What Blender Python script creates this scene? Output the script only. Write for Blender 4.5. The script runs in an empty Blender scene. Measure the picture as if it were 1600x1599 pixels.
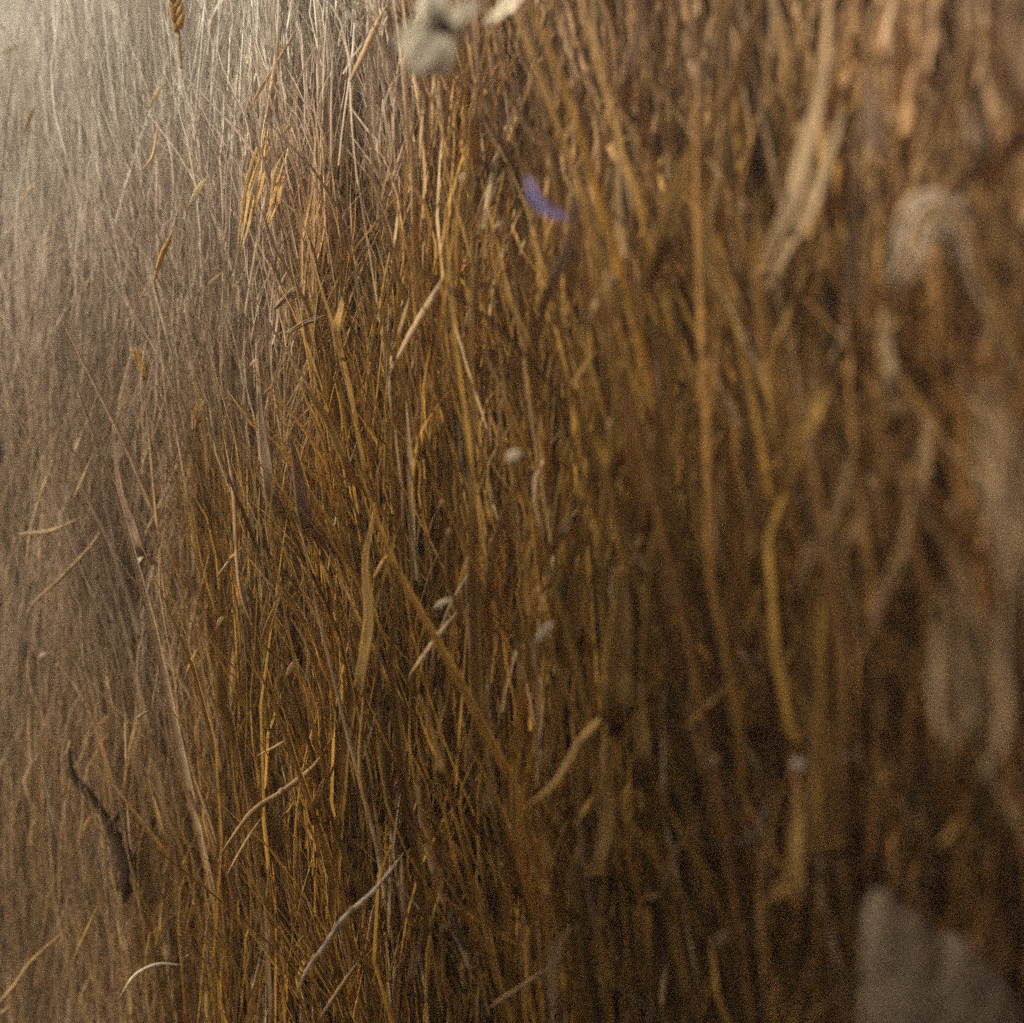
import bpy, math, random
import numpy as np
from mathutils import Vector, Matrix

R = math.radians
rng = np.random.default_rng(11)
random.seed(5)
scene = bpy.context.scene
COL = scene.collection

# ------------------------------------------------------------------ camera
TH = 0.35                                   # tangent of half the field of view
CAM = Vector((0.0, 0.0, 0.60))
PITCH = R(-2.0)
cam_d = bpy.data.cameras.new('camera')
cam = bpy.data.objects.new('camera', cam_d)
COL.objects.link(cam)
cam.location = CAM
cam.rotation_euler = (R(90) + PITCH, 0, 0)
cam_d.sensor_width = 36.0
cam_d.lens = 18.0 / TH
cam_d.clip_start = 0.02
cam_d.clip_end = 2000
cam_d.dof.use_dof = True
cam_d.dof.focus_distance = 0.94
cam_d.dof.aperture_fstop = 2.2
scene.camera = cam

# ------------------------------------------------------------------ sky, sun, exposure
SUN_EL, SUN_AZ = R(33), R(-108)             # azimuth from +Y towards +X: the sun stands high on the left
world = bpy.data.worlds.new('World')
scene.world = world
world.use_nodes = True
wn = world.node_tree
for n in list(wn.nodes):
    wn.nodes.remove(n)
sky = wn.nodes.new('ShaderNodeTexSky')
sky.sky_type = 'NISHITA'
sky.sun_disc = False
sky.sun_elevation = SUN_EL
sky.sun_rotation = SUN_AZ
sky.air_density = 1.0
sky.dust_density = 10.0
sky.ozone_density = 0.6
bg = wn.nodes.new('ShaderNodeBackground')
bg.inputs['Strength'].default_value = 0.055
wo = wn.nodes.new('ShaderNodeOutputWorld')
wn.links.new(sky.outputs[0], bg.inputs['Color'])
wn.links.new(bg.outputs[0], wo.inputs['Surface'])

sd = bpy.data.lights.new('sun', 'SUN')
sd.energy = 4.5
sd.angle = R(14)
sd.color = (1.0, 0.86, 0.66)
sun = bpy.data.objects.new('sun', sd)
COL.objects.link(sun)
sdir = Vector((math.sin(SUN_AZ) * math.cos(SUN_EL), math.cos(SUN_AZ) * math.cos(SUN_EL), math.sin(SUN_EL)))
sun.rotation_euler = sdir.to_track_quat('Z', 'Y').to_euler()
sun.location = sdir * 5

scene.view_settings.view_transform = 'Standard'
scene.view_settings.look = 'None'
scene.view_settings.gamma = 1.0
scene.view_settings.exposure = 0.22
scene.render.engine = 'CYCLES'
scene.cycles.max_bounces = 8
scene.cycles.diffuse_bounces = 3
scene.cycles.transmission_bounces = 3
scene.cycles.sample_clamp_indirect = 4.0
scene.cycles.volume_bounces = 1
scene.cycles.use_denoising = False      # the photograph is grainy too
scene.cycles.use_adaptive_sampling = True
scene.cycles.adaptive_threshold = 0.04
scene.cycles.adaptive_min_samples = 40

# ------------------------------------------------------------------ helpers
CP, SP = math.cos(PITCH), math.sin(PITCH)


def P(px, py, d):
    """the point at depth d along the view axis that stands at photo pixel (px, py)"""
    u = (px - 800.0) / 800.0 * TH * d
    v = (799.5 - py) / 800.0 * TH * d
    return Vector((CAM.x + u, CAM.y + d * CP - v * SP, CAM.z + d * SP + v * CP))


def pxw(w, d):
    return w / 800.0 * TH * d


def sm(a, b, x):
    t = np.clip((np.asarray(x, float) - a) / (b - a), 0, 1)
    return t * t * (3 - 2 * t)


def front(x):
    """where the stand of grass begins (y) for each x: far on the left, near on the right, closing in round the viewer"""
    xs = np.array([-3.0, -1.2, -0.60, -0.36, -0.20, 0.0, 0.10, 0.17, 0.25, 0.33, 0.42, 0.60, 3.0])
    ys = np.array([2.4, 1.55, 1.20, 1.08, 1.00, 0.86, 0.77, 0.69, 0.60, 0.46, 0.20, -0.60, -2.0])
    return np.interp(x, xs, ys)


def terrain(x, y):
    x = np.asarray(x, float)
    y = np.asarray(y, float)
    z = 0.12 + 0.20 * sm(-0.30, 0.30, x) * (1 - 0.5 * sm(0.6, 1.4, y))
    z = z + 0.75 * sm(0.36, 1.5, x) * (1 - sm(3.0, 9.0, x))          # bank added on the right, out of view, to block the sky
    z = z + 0.55 * sm(1.2, 2.6, y) * sm(-0.5, 0.5, x) * (1 - sm(4.0, 10.0, y))
    z = z - 0.35 * sm(1.0, 3.0, y) * (1 - sm(-0.9, -0.1, x)) * (1 - sm(20, 60, y))
    z = z + 0.012 * np.sin(x * 23 + 1.3 * np.sin(y * 17)) + 0.008 * np.sin(y * 41 + x * 13)
    return z


def mesh_obj(name, verts, faces, mat, parent=None, smooth=True, loc=None):
    me = bpy.data.meshes.new(name)
    me.from_pydata([tuple(v) for v in verts], [], faces)
    me.update()
    if smooth:
        me.polygons.foreach_set('use_smooth', [True] * len(me.polygons))
    me.materials.append(mat)
    o = bpy.data.objects.new(name, me)
    COL.objects.link(o)
    if parent is not None:
        o.parent = parent
    if loc is not None:
        o.location = loc
    return o


def tag(o, label=None, cat=None, group=None, kind=None):
    if label:
        o['label'] = label
    if cat:
        o['category'] = cat
    if group:
        o['group'] = group
    if kind:
        o['kind'] = kind
    return o


def empty(name, loc):
    o = bpy.data.objects.new(name, None)
    o.empty_display_size = 0.02
    COL.objects.link(o)
    o.location = loc
    return o


# ------------------------------------------------------------------ materials
def new_mat(name):
    m = bpy.data.materials.new(name)
    m.use_nodes = True
    nt = m.node_tree
    for n in list(nt.nodes):
        nt.nodes.remove(n)
    out = nt.nodes.new('ShaderNodeOutputMaterial')
    return m, nt, out


def plant_mat(name, color=None, transl=0.25, rough=0.55, spec=0.35, mottle=0.35, stretch=(220, 220, 26), bump=0.25):
    """dry plant tissue: colour (or the per-blade colour attribute) broken up by long fibres and small specks"""
    m, nt, out = new_mat(name)
    N, L = nt.nodes, nt.links
    tc = N.new('ShaderNodeTexCoord')
    mp = N.new('ShaderNodeMapping')
    mp.inputs['Scale'].default_value = stretch
    L.new(tc.outputs['Object'], mp.inputs['Vector'])
    n1 = N.new('ShaderNodeTexNoise')
    n1.inputs['Scale'].default_value = 1.0
    n1.inputs['Detail'].default_value = 5
    n1.inputs['Roughness'].default_value = 0.65
    L.new(mp.outputs[0], n1.inputs['Vector'])
    n2 = N.new('ShaderNodeTexNoise')
    n2.inputs['Scale'].default_value = 900
    n2.inputs['Detail'].default_value = 2
    L.new(tc.outputs['Object'], n2.inputs['Vector'])
    r = N.new('ShaderNodeMapRange')
    r.inputs['From Min'].default_value = 0.3
    r.inputs['From Max'].default_value = 0.7
    r.inputs['To Min'].default_value = 1.0 - mottle
    r.inputs['To Max'].default_value = 1.0 + mottle
    L.new(n1.outputs['Fac'], r.inputs['Value'])
    r2 = N.new('ShaderNodeMapRange')
    r2.inputs['From Min'].default_value = 0.3
    r2.inputs['From Max'].default_value = 0.7
    r2.inputs['To Min'].default_value = 0.82
    r2.inputs['To Max'].default_value = 1.18
    L.new(n2.outputs['Fac'], r2.inputs['Value'])
    mul = N.new('ShaderNodeMath')
    mul.operation = 'MULTIPLY'
    L.new(r.outputs[0], mul.inputs[0])
    L.new(r2.outputs[0], mul.inputs[1])
    mix = N.new('ShaderNodeVectorMath')
    mix.operation = 'SCALE'
    if color is None:
        at = N.new('ShaderNodeAttribute')
        at.attribute_name = 'Col'
        L.new(at.outputs['Color'], mix.inputs[0])
    else:
        mix.inputs[0].default_value = color
    L.new(mul.outputs[0], mix.inputs['Scale'])
    b = N.new('ShaderNodeBsdfPrincipled')
    b.inputs['Roughness'].default_value = rough
    b.inputs['Specular IOR Level'].default_value = spec
    L.new(mix.outputs[0], b.inputs['Base Color'])
    bp = N.new('ShaderNodeBump')
    bp.inputs['Strength'].default_value = bump
    bp.inputs['Distance'].default_value = 0.0006
    L.new(n1.outputs['Fac'], bp.inputs['Height'])
    L.new(bp.outputs[0], b.inputs['Normal'])
    if transl > 0:
        t = N.new('ShaderNodeBsdfTranslucent')
        L.new(mix.outputs[0], t.inputs['Color'])
        ms = N.new('ShaderNodeMixShader')
        ms.inputs['Fac'].default_value = transl
        L.new(b.outputs[0], ms.inputs[1])
        L.new(t.outputs[0], ms.inputs[2])
        L.new(ms.outputs[0], out.inputs['Surface'])
    else:
        L.new(b.outputs[0], out.inputs['Surface'])
    return m


M_MASS = plant_mat('dry_grass_fibre', None, transl=0.28, rough=0.6, spec=0.25)
_mats = {}


def cmat(key):
    if key not in _mats:
        c = PAL[key]
        _mats[key] = plant_mat('straw_' + key, c, transl=0.0 if key == 'dark' else 0.30, rough=0.65, spec=0.22, mottle=0.42)
    return _mats[key]


PAL = {
    'gold': (0.56, 0.36, 0.115),
    'ochre': (0.44, 0.28, 0.085),
    'tan': (0.56, 0.39, 0.20),
    'pale': (0.62, 0.47, 0.29),
    'cream': (0.70, 0.58, 0.38),
    'mauve': (0.42, 0.30, 0.21),
    'grey': (0.50, 0.39, 0.27),
    'rust': (0.36, 0.19, 0.065),
    'pink': (0.56, 0.40, 0.27),
    'dark': (0.060, 0.039, 0.020),
    'white': (0.72, 0.64, 0.53),
    'snow': (0.90, 0.82, 0.66),
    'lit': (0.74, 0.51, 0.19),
    'violet': (0.37, 0.34, 0.72),
    'petal': (0.88, 0.85, 0.72),
}

# ------------------------------------------------------------------ ground
def axis(lo, hi, fine_lo, fine_hi, step):
    a = list(np.arange(fine_lo, fine_hi + 1e-6, step))
    v, s = fine_hi, step
    while v < hi:
        s *= 1.35
        v = min(hi, v + s)
        a.append(v)
    v, s = fine_lo, step
    while v > lo:
        s *= 1.35
        v = max(lo, v - s)
        a.insert(0, v)
    return np.array(a)


gx = axis(-600, 600, -1.5, 1.8, 0.03)
gy = axis(-600, 900, -1.2, 3.0, 0.03)
GX, GY = np.meshgrid(gx, gy)
GZ = terrain(GX, GY)
nx, ny = len(gx), len(gy)
gv = np.stack([GX.ravel(), GY.ravel(), GZ.ravel()], 1)
gf = []
for j in range(ny - 1):
    for i in range(nx - 1):
        a = j * nx + i
        gf.append((a, a + 1, a + nx + 1, a + nx))
m_soil, nt, out = new_mat('soil')
N, L = nt.nodes, nt.links
tc = N.new('ShaderNodeTexCoord')
n1 = N.new('ShaderNodeTexNoise')
n1.inputs['Scale'].default_value = 35
n1.inputs['Detail'].default_value = 8
L.new(tc.outputs['Object'], n1.inputs['Vector'])
cr = N.new('ShaderNodeValToRGB')
cr.color_ramp.elements[0].position = 0.3
cr.color_ramp.elements[0].color = (0.025, 0.016, 0.009, 1)
cr.color_ramp.elements[1].position = 0.75
cr.color_ramp.elements[1].color = (0.11, 0.070, 0.035, 1)
L.new(n1.outputs['Fac'], cr.inputs[0])
b = N.new('ShaderNodeBsdfPrincipled')
b.inputs['Roughness'].default_value = 0.95
L.new(cr.outputs[0], b.inputs['Base Color'])
bp = N.new('ShaderNodeBump')
bp.inputs['Distance'].default_value = 0.01
L.new(n1.outputs['Fac'], bp.inputs['Height'])
L.new(bp.outputs[0], b.inputs['Normal'])
L.new(b.outputs[0], out.inputs['Surface'])
ground = mesh_obj('ground', gv, gf, m_soil)
tag(ground, 'dark brown soil under the dry grass', None, kind='structure')


# ------------------------------------------------------------------ haze volume added for a lens veil: pales the far grass on the left
mh, nt, out = new_mat('haze_veil')
vol = nt.nodes.new('ShaderNodeVolumePrincipled')
vol.inputs['Color'].default_value = (0.94, 0.92, 0.90, 1)
vol.inputs['Density'].default_value = 0.072
vol.inputs['Anisotropy'].default_value = 0.1
nt.links.new(vol.outputs[0], out.inputs['Volume'])
zt = 2.05
hx = [(-620, -620, -1.5), (620, -620, -1.5), (620, 920, -1.5), (-620, 920, -1.5), (-620, -620, zt), (620, -620, zt), (620, 920, zt), (-620, 920, zt)]
haze = mesh_obj('haze', hx, [(3, 2, 1, 0), (4, 5, 6, 7), (0, 1, 5, 4), (1, 2, 6, 5), (2, 3, 7, 6), (3, 0, 4, 7)], mh, smooth=False)
tag(haze, 'added haze volume for the pale veil towards the upper left', 'haze', kind='stuff')

# ------------------------------------------------------------------ the grass mass
def build_mass(name, label, x, y, h, w, col, lean=0.10, bend=0.35, rows=7, wild=0.06, curl=0.02, base=None, tilt=0.02, clump=0.06, grey=True):
    """blades with a V-shaped section as one mesh; x, y, h, w: arrays, col: (n, 3) array"""
    n = len(x)
    z0 = terrain(x, y) - 0.015 if base is None else base
    t = np.linspace(0, 1, rows)[None, :]
    lx = rng.normal(tilt, lean, n)
    ly = rng.normal(0.03, lean, n)
    wl = rng.random(n) < wild
    lx = np.where(wl, np.where(x < -0.15, 0.15, 1) * rng.normal(0.20, 0.30, n) + 0.05, lx)
    ly = np.where(wl, rng.normal(0.1, 0.2, n), ly)
    bx = rng.normal(tilt, bend * 0.35, n)
    by = rng.normal(0.02, bend * 0.3, n)
    ci = (np.floor(x / 0.045).astype(int) * 73 + np.floor(y / 0.06).astype(int) * 191 + (np.floor((np.zeros(n) if base is None else base) / 0.13)).astype(int) * 37) % 997
    cr_ = np.random.default_rng(77)
    lx = lx + clump * cr_.normal(0, 1, 997)[ci]
    bx = bx + clump * 1.2 * cr_.normal(0, 1, 997)[ci]
    ly = ly + 0.5 * clump * cr_.normal(0, 1, 997)[ci]
    if wild == 0:
        lx = np.clip(lx, -0.13, 0.2)
        bx = np.clip(bx, -0.16, 0.3)
    bx = np.clip(bx, -0.45, 0.45)
    by = np.clip(by, -0.18, 0.45)
    ph = rng.random(n) * 6.28
    fr = rng.uniform(4, 9, n)
    am = rng.normal(0, curl, n)
    H = h[:, None]
    X = x[:, None] + H * (lx[:, None] * t + bx[:, None] * t ** 2.4) + am[:, None] * np.sin(fr[:, None] * t + ph[:, None]) * t * 0.5
    Y = y[:, None] + H * (ly[:, None] * t + by[:, None] * t ** 2.4) + am[:, None] * np.cos(fr[:, None] * t * 0.8 + ph[:, None]) * t * 0.4
    drop = np.sqrt(np.clip(1 - 0.5 * (lx ** 2 + ly ** 2), 0.3, 1))
    Z = z0[:, None] + H * t * drop[:, None] - H * (0.22 * (bx ** 2 + by ** 2))[:, None] * t ** 3
    ang = rng.random(n) * 6.28
    tw = rng.normal(0, 1.2, n)
    A = ang[:, None] + tw[:, None] * t
    prof = np.clip(0.75 + 0.6 * t, 0, 1) * np.clip((1.02 - t) * 3.2, 0.05, 1)
    W = 0.5 * w[:, None] * prof
    cx, cy = np.cos(A) * W, np.sin(A) * W
    fx, fy = -np.sin(A) * W * 0.55, np.cos(A) * W * 0.55
    V = np.empty((n, rows, 3, 3))
    V[:, :, 0, 0] = X - cx
    V[:, :, 0, 1] = Y - cy
    V[:, :, 0, 2] = Z
    V[:, :, 1, 0] = X + fx
    V[:, :, 1, 1] = Y + fy
    V[:, :, 1, 2] = Z
    V[:, :, 2, 0] = X + cx
    V[:, :, 2, 1] = Y + cy
    V[:, :, 2, 2] = Z
    nv = n * rows * 3
    idx = np.arange(nv).reshape(n, rows, 3)
    q1 = np.stack([idx[:, :-1, 0], idx[:, :-1, 1], idx[:, 1:, 1], idx[:, 1:, 0]], -1)
    q2 = np.stack([idx[:, :-1, 1], idx[:, :-1, 2], idx[:, 1:, 2], idx[:, 1:, 1]], -1)
    Q = np.concatenate([q1.reshape(-1, 4), q2.reshape(-1, 4)])
    me = bpy.data.meshes.new(name)
    me.vertices.add(nv)
    me.vertices.foreach_set('co', V.reshape(-1).astype(np.float32))
    me.loops.add(Q.size)
    me.loops.foreach_set('vertex_index', Q.reshape(-1).astype(np.int32))
    me.polygons.add(len(Q))
    me.polygons.foreach_set('loop_start', np.arange(0, Q.size, 4, dtype=np.int32))
    me.polygons.foreach_set('loop_total', np.full(len(Q), 4, dtype=np.int32))
    me.update(calc_edges=True)
    me.polygons.foreach_set('use_smooth', np.ones(len(Q), dtype=bool))
    ca = me.color_attributes.new('Col', 'FLOAT_COLOR', 'POINT')
    cc = np.ones((n, rows, 3, 4), np.float32)
    # straw greyer on the left with a pale veil painted into its colour, mauve higher up
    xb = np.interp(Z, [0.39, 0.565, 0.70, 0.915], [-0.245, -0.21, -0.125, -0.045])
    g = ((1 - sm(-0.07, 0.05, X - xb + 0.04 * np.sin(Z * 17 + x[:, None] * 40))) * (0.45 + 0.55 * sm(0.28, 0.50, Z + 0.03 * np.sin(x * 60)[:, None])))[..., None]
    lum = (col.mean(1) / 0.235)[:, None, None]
    veiled = (np.array([0.52, 0.415, 0.30])[None, None, :] + np.array([0.30, 0.335, 0.385])[None, None, :] * sm(0.56, 0.86, Z - 0.4 * (X + 0.36))[..., None]) * np.clip(lum, 0.65, 1.25)
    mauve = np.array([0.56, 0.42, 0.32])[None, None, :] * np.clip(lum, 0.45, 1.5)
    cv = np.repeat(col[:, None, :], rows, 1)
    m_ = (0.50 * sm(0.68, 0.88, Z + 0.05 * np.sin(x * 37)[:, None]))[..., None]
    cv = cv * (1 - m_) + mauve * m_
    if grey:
        cv = cv * (1 - g) + veiled * g
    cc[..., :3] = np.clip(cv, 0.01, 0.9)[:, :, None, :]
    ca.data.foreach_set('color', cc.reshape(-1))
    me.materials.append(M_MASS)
    o = bpy.data.objects.new(name, me)
    COL.objects.link(o)
    tag(o, label, 'grass', kind='stuff')
    return o


def patch(x, y, s, seed):
    r = np.random.default_rng(seed)
    v = np.zeros_like(x)
    for k in range(5):
        a = r.random() * 6.28
        f = s * r.uniform(0.6, 1.8)
        v += np.sin(f * (x * math.cos(a) + y * math.sin(a)) + r.random() * 6.28)
    return v / 5


def colours(x, y, base, seed, spread=0.25, bright=0.07):
    n = len(x)
    c = np.repeat(np.array(base)[None, :], n, 0)
    val = np.clip(np.exp(rng.normal(0, spread, n)), 0.3, 1.55) * (1 + 0.25 * patch(x, y, 30, seed))
    hue = rng.normal(0, 0.10, n) + 0.10 * patch(x, y, 22, seed + 1)
    c = c * np.clip(val, 0.3, 1.65)[:, None]
    hue = np.clip(hue, -0.25, 0.25)
    c[:, 1] *= 1 + 0.14 * hue
    c[:, 2] *= 1 + 0.9 * hue
    pale = rng.random(n) < bright
    c[pale] = np.array([0.58, 0.44, 0.27]) * rng.uniform(0.7, 1.15, pale.sum())[:, None]
    dark = rng.random(n) < 0.10
    c[dark] *= 0.4
    return c


def scatter(n, x0, x1, dmin, dmax, power=1.4):
    x = rng.uniform(x0, x1, n)
    d = dmin + (dmax - dmin) * rng.random(n) ** power
    return x, front(x) + d, d



# thin dead thatch that fills the stand from the ground to half height and more
x, y, d = scatter(18000, -0.80, 0.44, 0.04, 0.40, 1.2)
h = rng.uniform(0.35, 0.95, len(x)) * (0.6 + 0.4 * sm(0.0, 0.2, d))
w = rng.uniform(0.0008, 0.0022, len(x)) * (1 + 0.8 * sm(-0.1, 0.25, x))
c = colours(x, y, (0.30, 0.168, 0.045), 41, 0.25, 0.02)
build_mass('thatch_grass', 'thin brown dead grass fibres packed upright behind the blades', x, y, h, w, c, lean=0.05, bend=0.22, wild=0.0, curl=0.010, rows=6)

# short broken leaves and fibres lodged at every height in the face of the stand
n = 66000
x = rng.uniform(-0.62, 0.40, n)
d = -0.012 + 0.16 * rng.random(n) ** 1.3
y = front(x) + d
b0 = rng.uniform(0.0, 1.0, n) * (0.74 + 0.21 * sm(-0.38, -0.20, x)) + terrain(x, y)
h = rng.uniform(0.05, 0.20, n)
tone = patch(x, b0 * 0.28, 75, 91) + 0.6 * patch(x, b0 * 0.35, 170, 92)
keep = (tone > -0.22) | (x < -0.16) | (rng.random(n) < 0.25)        # thin places where the dark inside of the stand shows
x, y, d, b0, h, tone = x[keep], y[keep], d[keep], b0[keep], h[keep], tone[keep]
n = len(x)
w = rng.uniform(0.0007, 0.0019, n) * (0.55 + 0.45 * sm(-0.26, -0.12, x) + 1.5 * sm(-0.2, 0.25, x)) * np.where(rng.random(n) < 0.12, 1.8, 1.0)
c = colours(x, y, (0.43, 0.258, 0.056), 61, 0.45, 0.12)
k = sm(0.04, 0.24, x)[:, None]
c = c * (1 - k) + k * colours(x, y, (0.36, 0.205, 0.070), 63, 0.45, 0.10)
c = c * np.clip(1 + 0.50 * tone, 0.55, 1.4)[:, None]
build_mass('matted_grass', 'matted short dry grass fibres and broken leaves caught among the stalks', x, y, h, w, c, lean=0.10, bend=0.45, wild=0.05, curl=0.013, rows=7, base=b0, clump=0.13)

# fine grey straw on the left, in focus
x, y, d = scatter(15000, -0.85, -0.12, 0.0, 0.60, 1.5)
h = rng.uniform(0.30, 0.80, len(x)) * (0.55 + 0.45 * sm(0.0, 0.25, d))
w = rng.uniform(0.0005, 0.0014, len(x))
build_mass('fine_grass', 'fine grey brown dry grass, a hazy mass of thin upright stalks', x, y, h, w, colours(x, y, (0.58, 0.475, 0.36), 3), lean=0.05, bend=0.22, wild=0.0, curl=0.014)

# golden grass in the middle
x, y, d = scatter(6500, -0.26, 0.16, 0.0, 0.55, 1.4)
h = rng.uniform(0.30, 1.00, len(x)) * (0.5 + 0.5 * sm(0.0, 0.22, d))
w = rng.uniform(0.0022, 0.0072, len(x))
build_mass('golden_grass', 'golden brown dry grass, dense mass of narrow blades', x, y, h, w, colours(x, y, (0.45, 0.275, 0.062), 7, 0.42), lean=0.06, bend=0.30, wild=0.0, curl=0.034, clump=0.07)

# russet grass on the right, close to the viewer
x, y, d = scatter(5000, 0.10, 0.46, 0.0, 0.60, 1.4)
h = rng.uniform(0.30, 1.00, len(x)) * (0.5 + 0.5 * sm(0.0, 0.20, d))
w = rng.uniform(0.0025, 0.0070, len(x))
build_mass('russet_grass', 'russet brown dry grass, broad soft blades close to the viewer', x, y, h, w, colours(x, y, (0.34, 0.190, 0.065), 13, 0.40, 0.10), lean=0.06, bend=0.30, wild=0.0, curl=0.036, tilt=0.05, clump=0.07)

# tall pinkish brown grass behind the stand; more added round the viewer to block sky
n = 12000
x = rng.uniform(-0.9, 1.7, n)
y = rng.uniform(-1.3, 2.6, n)
keep = ((x > -0.15) & (y > front(x) + 0.5)) | ((x > 0.55) & (y > front(x))) | ((y < -0.55) & (np.hypot(x, y) > 0.75))
x, y = x[keep], y[keep]
h = rng.uniform(0.6, 1.10, len(x))
w = rng.uniform(0.003, 0.008, len(x))
build_mass('bank_grass', 'tall pinkish brown dry grass on the bank behind, and added unseen round the viewer', x, y, h, w, colours(x, y, (0.46, 0.33, 0.23), 21), lean=0.08, bend=0.25, rows=6, wild=0.0, tilt=0.06)

# pale grass falling away behind on the left
n = 11000
x = rng.uniform(-2.6, 0.0, n)
y = front(x) + 0.45 + 2.2 * rng.random(n) ** 1.3
h = rng.uniform(0.80, 1.45, n)
w = rng.uniform(0.002, 0.005, n)
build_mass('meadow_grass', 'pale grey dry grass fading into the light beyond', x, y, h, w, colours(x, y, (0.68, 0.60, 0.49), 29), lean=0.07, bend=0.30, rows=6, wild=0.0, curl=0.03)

# unseen tussock added on the sunward side to shade the lower right
n = 9000
x = rng.uniform(-1.35, -0.62, n)
y = rng.uniform(-1.0, 0.47, n)
keep = x < -0.62 - 0.35 * np.clip(y, 0, 1)
x, y = x[keep], y[keep]
h = rng.uniform(0.80, 1.25, len(x))
w = rng.uniform(0.003, 0.008, len(x))
build_mass('shading_tussock_grass', 'tall dry tussock grass added out of view to shade the lower right', x, y, h, w, colours(x, y, (0.44, 0.30, 0.15), 71), lean=0.07, bend=0.2, rows=6, wild=0.0, grey=False)

# short dead litter on the bare soil before the stand
n = 2500
x = rng.uniform(-0.9, 0.5, n)
y = rng.uniform(-0.5, 1.1, n)
keep = y < front(x) + 0.05
x, y = x[keep], y[keep]
h = rng.uniform(0.02, 0.07, len(x))
w = rng.uniform(0.002, 0.004, len(x))
build_mass('litter_grass', 'short dead grass litter on the soil', x, y, h, w, colours(x, y, (0.34, 0.22, 0.10), 51), lean=0.5, bend=0.5, rows=4)

# ------------------------------------------------------------------ single straws, blades, husks: everything the eye can pick out
def face_depth(px):
    u = (px - 800.0) / 800.0 * TH
    lo, hi = 0.2, 2.5
    for _ in range(40):
        m = 0.5 * (lo + hi)
        if float(front(u * m)) > m:
            lo = m
        else:
            hi = m
    return lo


def spline(pts, n):
    """Catmull-Rom through the points, n samples"""
    p = [Vector(q) for q in pts]
    if len(p) == 2:
        return [p[0].lerp(p[1], i / (n - 1)) for i in range(n)]
    q = [p[0] * 2 - p[1]] + p + [p[-1] * 2 - p[-2]]
    out_ = []
    m = len(p) - 1
    for i in range(n):
        s = i / (n - 1) * m
        k = min(int(s), m - 1)
        t = s - k
        a, b_, c, d = q[k], q[k + 1], q[k + 2], q[k + 3]
        out_.append(0.5 * ((2 * b_) + (c - a) * t + (2 * a - 5 * b_ + 4 * c - d) * t * t + (3 * b_ - a - 3 * c + d) * t ** 3))
    return out_


def sweep(path, radii, sides, flat=1.0, up=None, twist=0.0, fold=0.0):
    """closed tapered body along a path; flat < 1 squashes the section towards a leaf blade"""
    n = len(path)
    verts, faces = [], []
    ref = up or Vector((0, -1, 0))
    for i in range(n):
        tan = (path[min(i + 1, n - 1)] - path[max(i - 1, 0)]).normalized()
        side = tan.cross(ref)
        if side.length < 1e-5:
            side = tan.cross(Vector((1, 0, 0)))
        side.normalize()
        nor = side.cross(tan).normalized()
        if twist:
            rot = Matrix.Rotation(twist * i / (n - 1), 3, tan)
            side, nor = rot @ side, rot @ nor
        r = radii[i]
        for k in range(sides):
            a = 2 * math.pi * k / sides
            ca, sa = math.cos(a), math.sin(a)
            verts.append(path[i] + side * (ca * r) + nor * (sa * r * flat + fold * r * abs(ca)))
    for i in range(n - 1):
        for k in range(sides):
            a = i * sides + k
            b_ = i * sides + (k + 1) % sides
            faces.append((a, b_, b_ + sides, a + sides))
    faces.append(tuple(range(sides - 1, -1, -1)))
    faces.append(tuple(range((n - 1) * sides, n * sides)))
    return verts, faces


def at_origin(verts):
    """move the vertices so that the lowest point is the object's origin"""
    low = min(verts, key=lambda v: v.z)
    o = Vector(low)
    return [v - o for v in verts], o


def wiggle(path, a):
    ph = random.random() * 6.28
    f = random.uniform(2.0, 4.5) / max(1, len(path) - 1)
    return [p + Vector((math.sin(ph + i * f), 0.6 * math.cos(ph * 2 + i * f), 0.3 * math.sin(ph + i * f * 0.7))) * a for i, p in enumerate(path)]


def place_pts(pts, off, tail):
    cx = sum(p[0] for p in pts) / len(pts)
    d0 = face_depth(cx) + off
    k = len(pts)
    out_ = []
    skew = random.uniform(-0.012, 0.012)
    for i, p in enumerate(pts):
        out_.append(P(p[0], p[1], d0 + skew * (i / max(1, k - 1) - 0.5)))
    if tail:                                   # the foot of a standing blade runs back into the stand
        lo = out_[-1]
        di = (out_[-1] - out_[-2]).normalized()
        out_.append(lo + di * 0.012 + Vector((0, 0.030, 0.0)))
        out_.append(lo + di * 0.035 + Vector((0, 0.10, -0.01)))
    return out_, d0


CAT = {'grass_straw': 'straw', 'grass_leaf': 'grass blade', 'seed_husk': 'seed husk', 'grass_tuft': 'grass tuft'}


def straw(label, pts, w, colr, off=-0.035, tail=False, nodes=0):
    path3, d0 = place_pts(pts, off, tail)
    n = max(8, 5 * len(path3))
    path = wiggle(spline(path3, n), pxw(w, d0) * 0.16)
    r = []
    for i in range(n):
        t = i / (n - 1)
        r.append(0.46 * pxw(w, d0) * min(1.0, 0.10 + 2.6 * t) * min(1.0, 0.30 + 3.0 * (1 - t)) * random.uniform(0.86, 1.12))
    v, f = sweep(path, r, 6, flat=0.55, twist=random.uniform(-1.5, 1.5))
    v, o = at_origin(v)
    ob = mesh_obj('grass_straw', v, f, cmat(colr), loc=o)
    tag(ob, label, 'straw')
    for k in range(nodes):
        j = int(n * (k + 1) / (nodes + 1))
        a, c = path[j] - o, path[min(j + 1, n - 1)] - o
        dv = (c - a).normalized() * r[j] * 1.1
        nv, nf = sweep([a - dv, a - dv * 0.4, a + dv * 0.4, a + dv], [r[j] * 0.9, r[j] * 1.35, r[j] * 1.35, r[j] * 0.9], 7)
        mesh_obj('node', nv, nf, cmat('tan'), parent=ob)
    return ob


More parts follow.
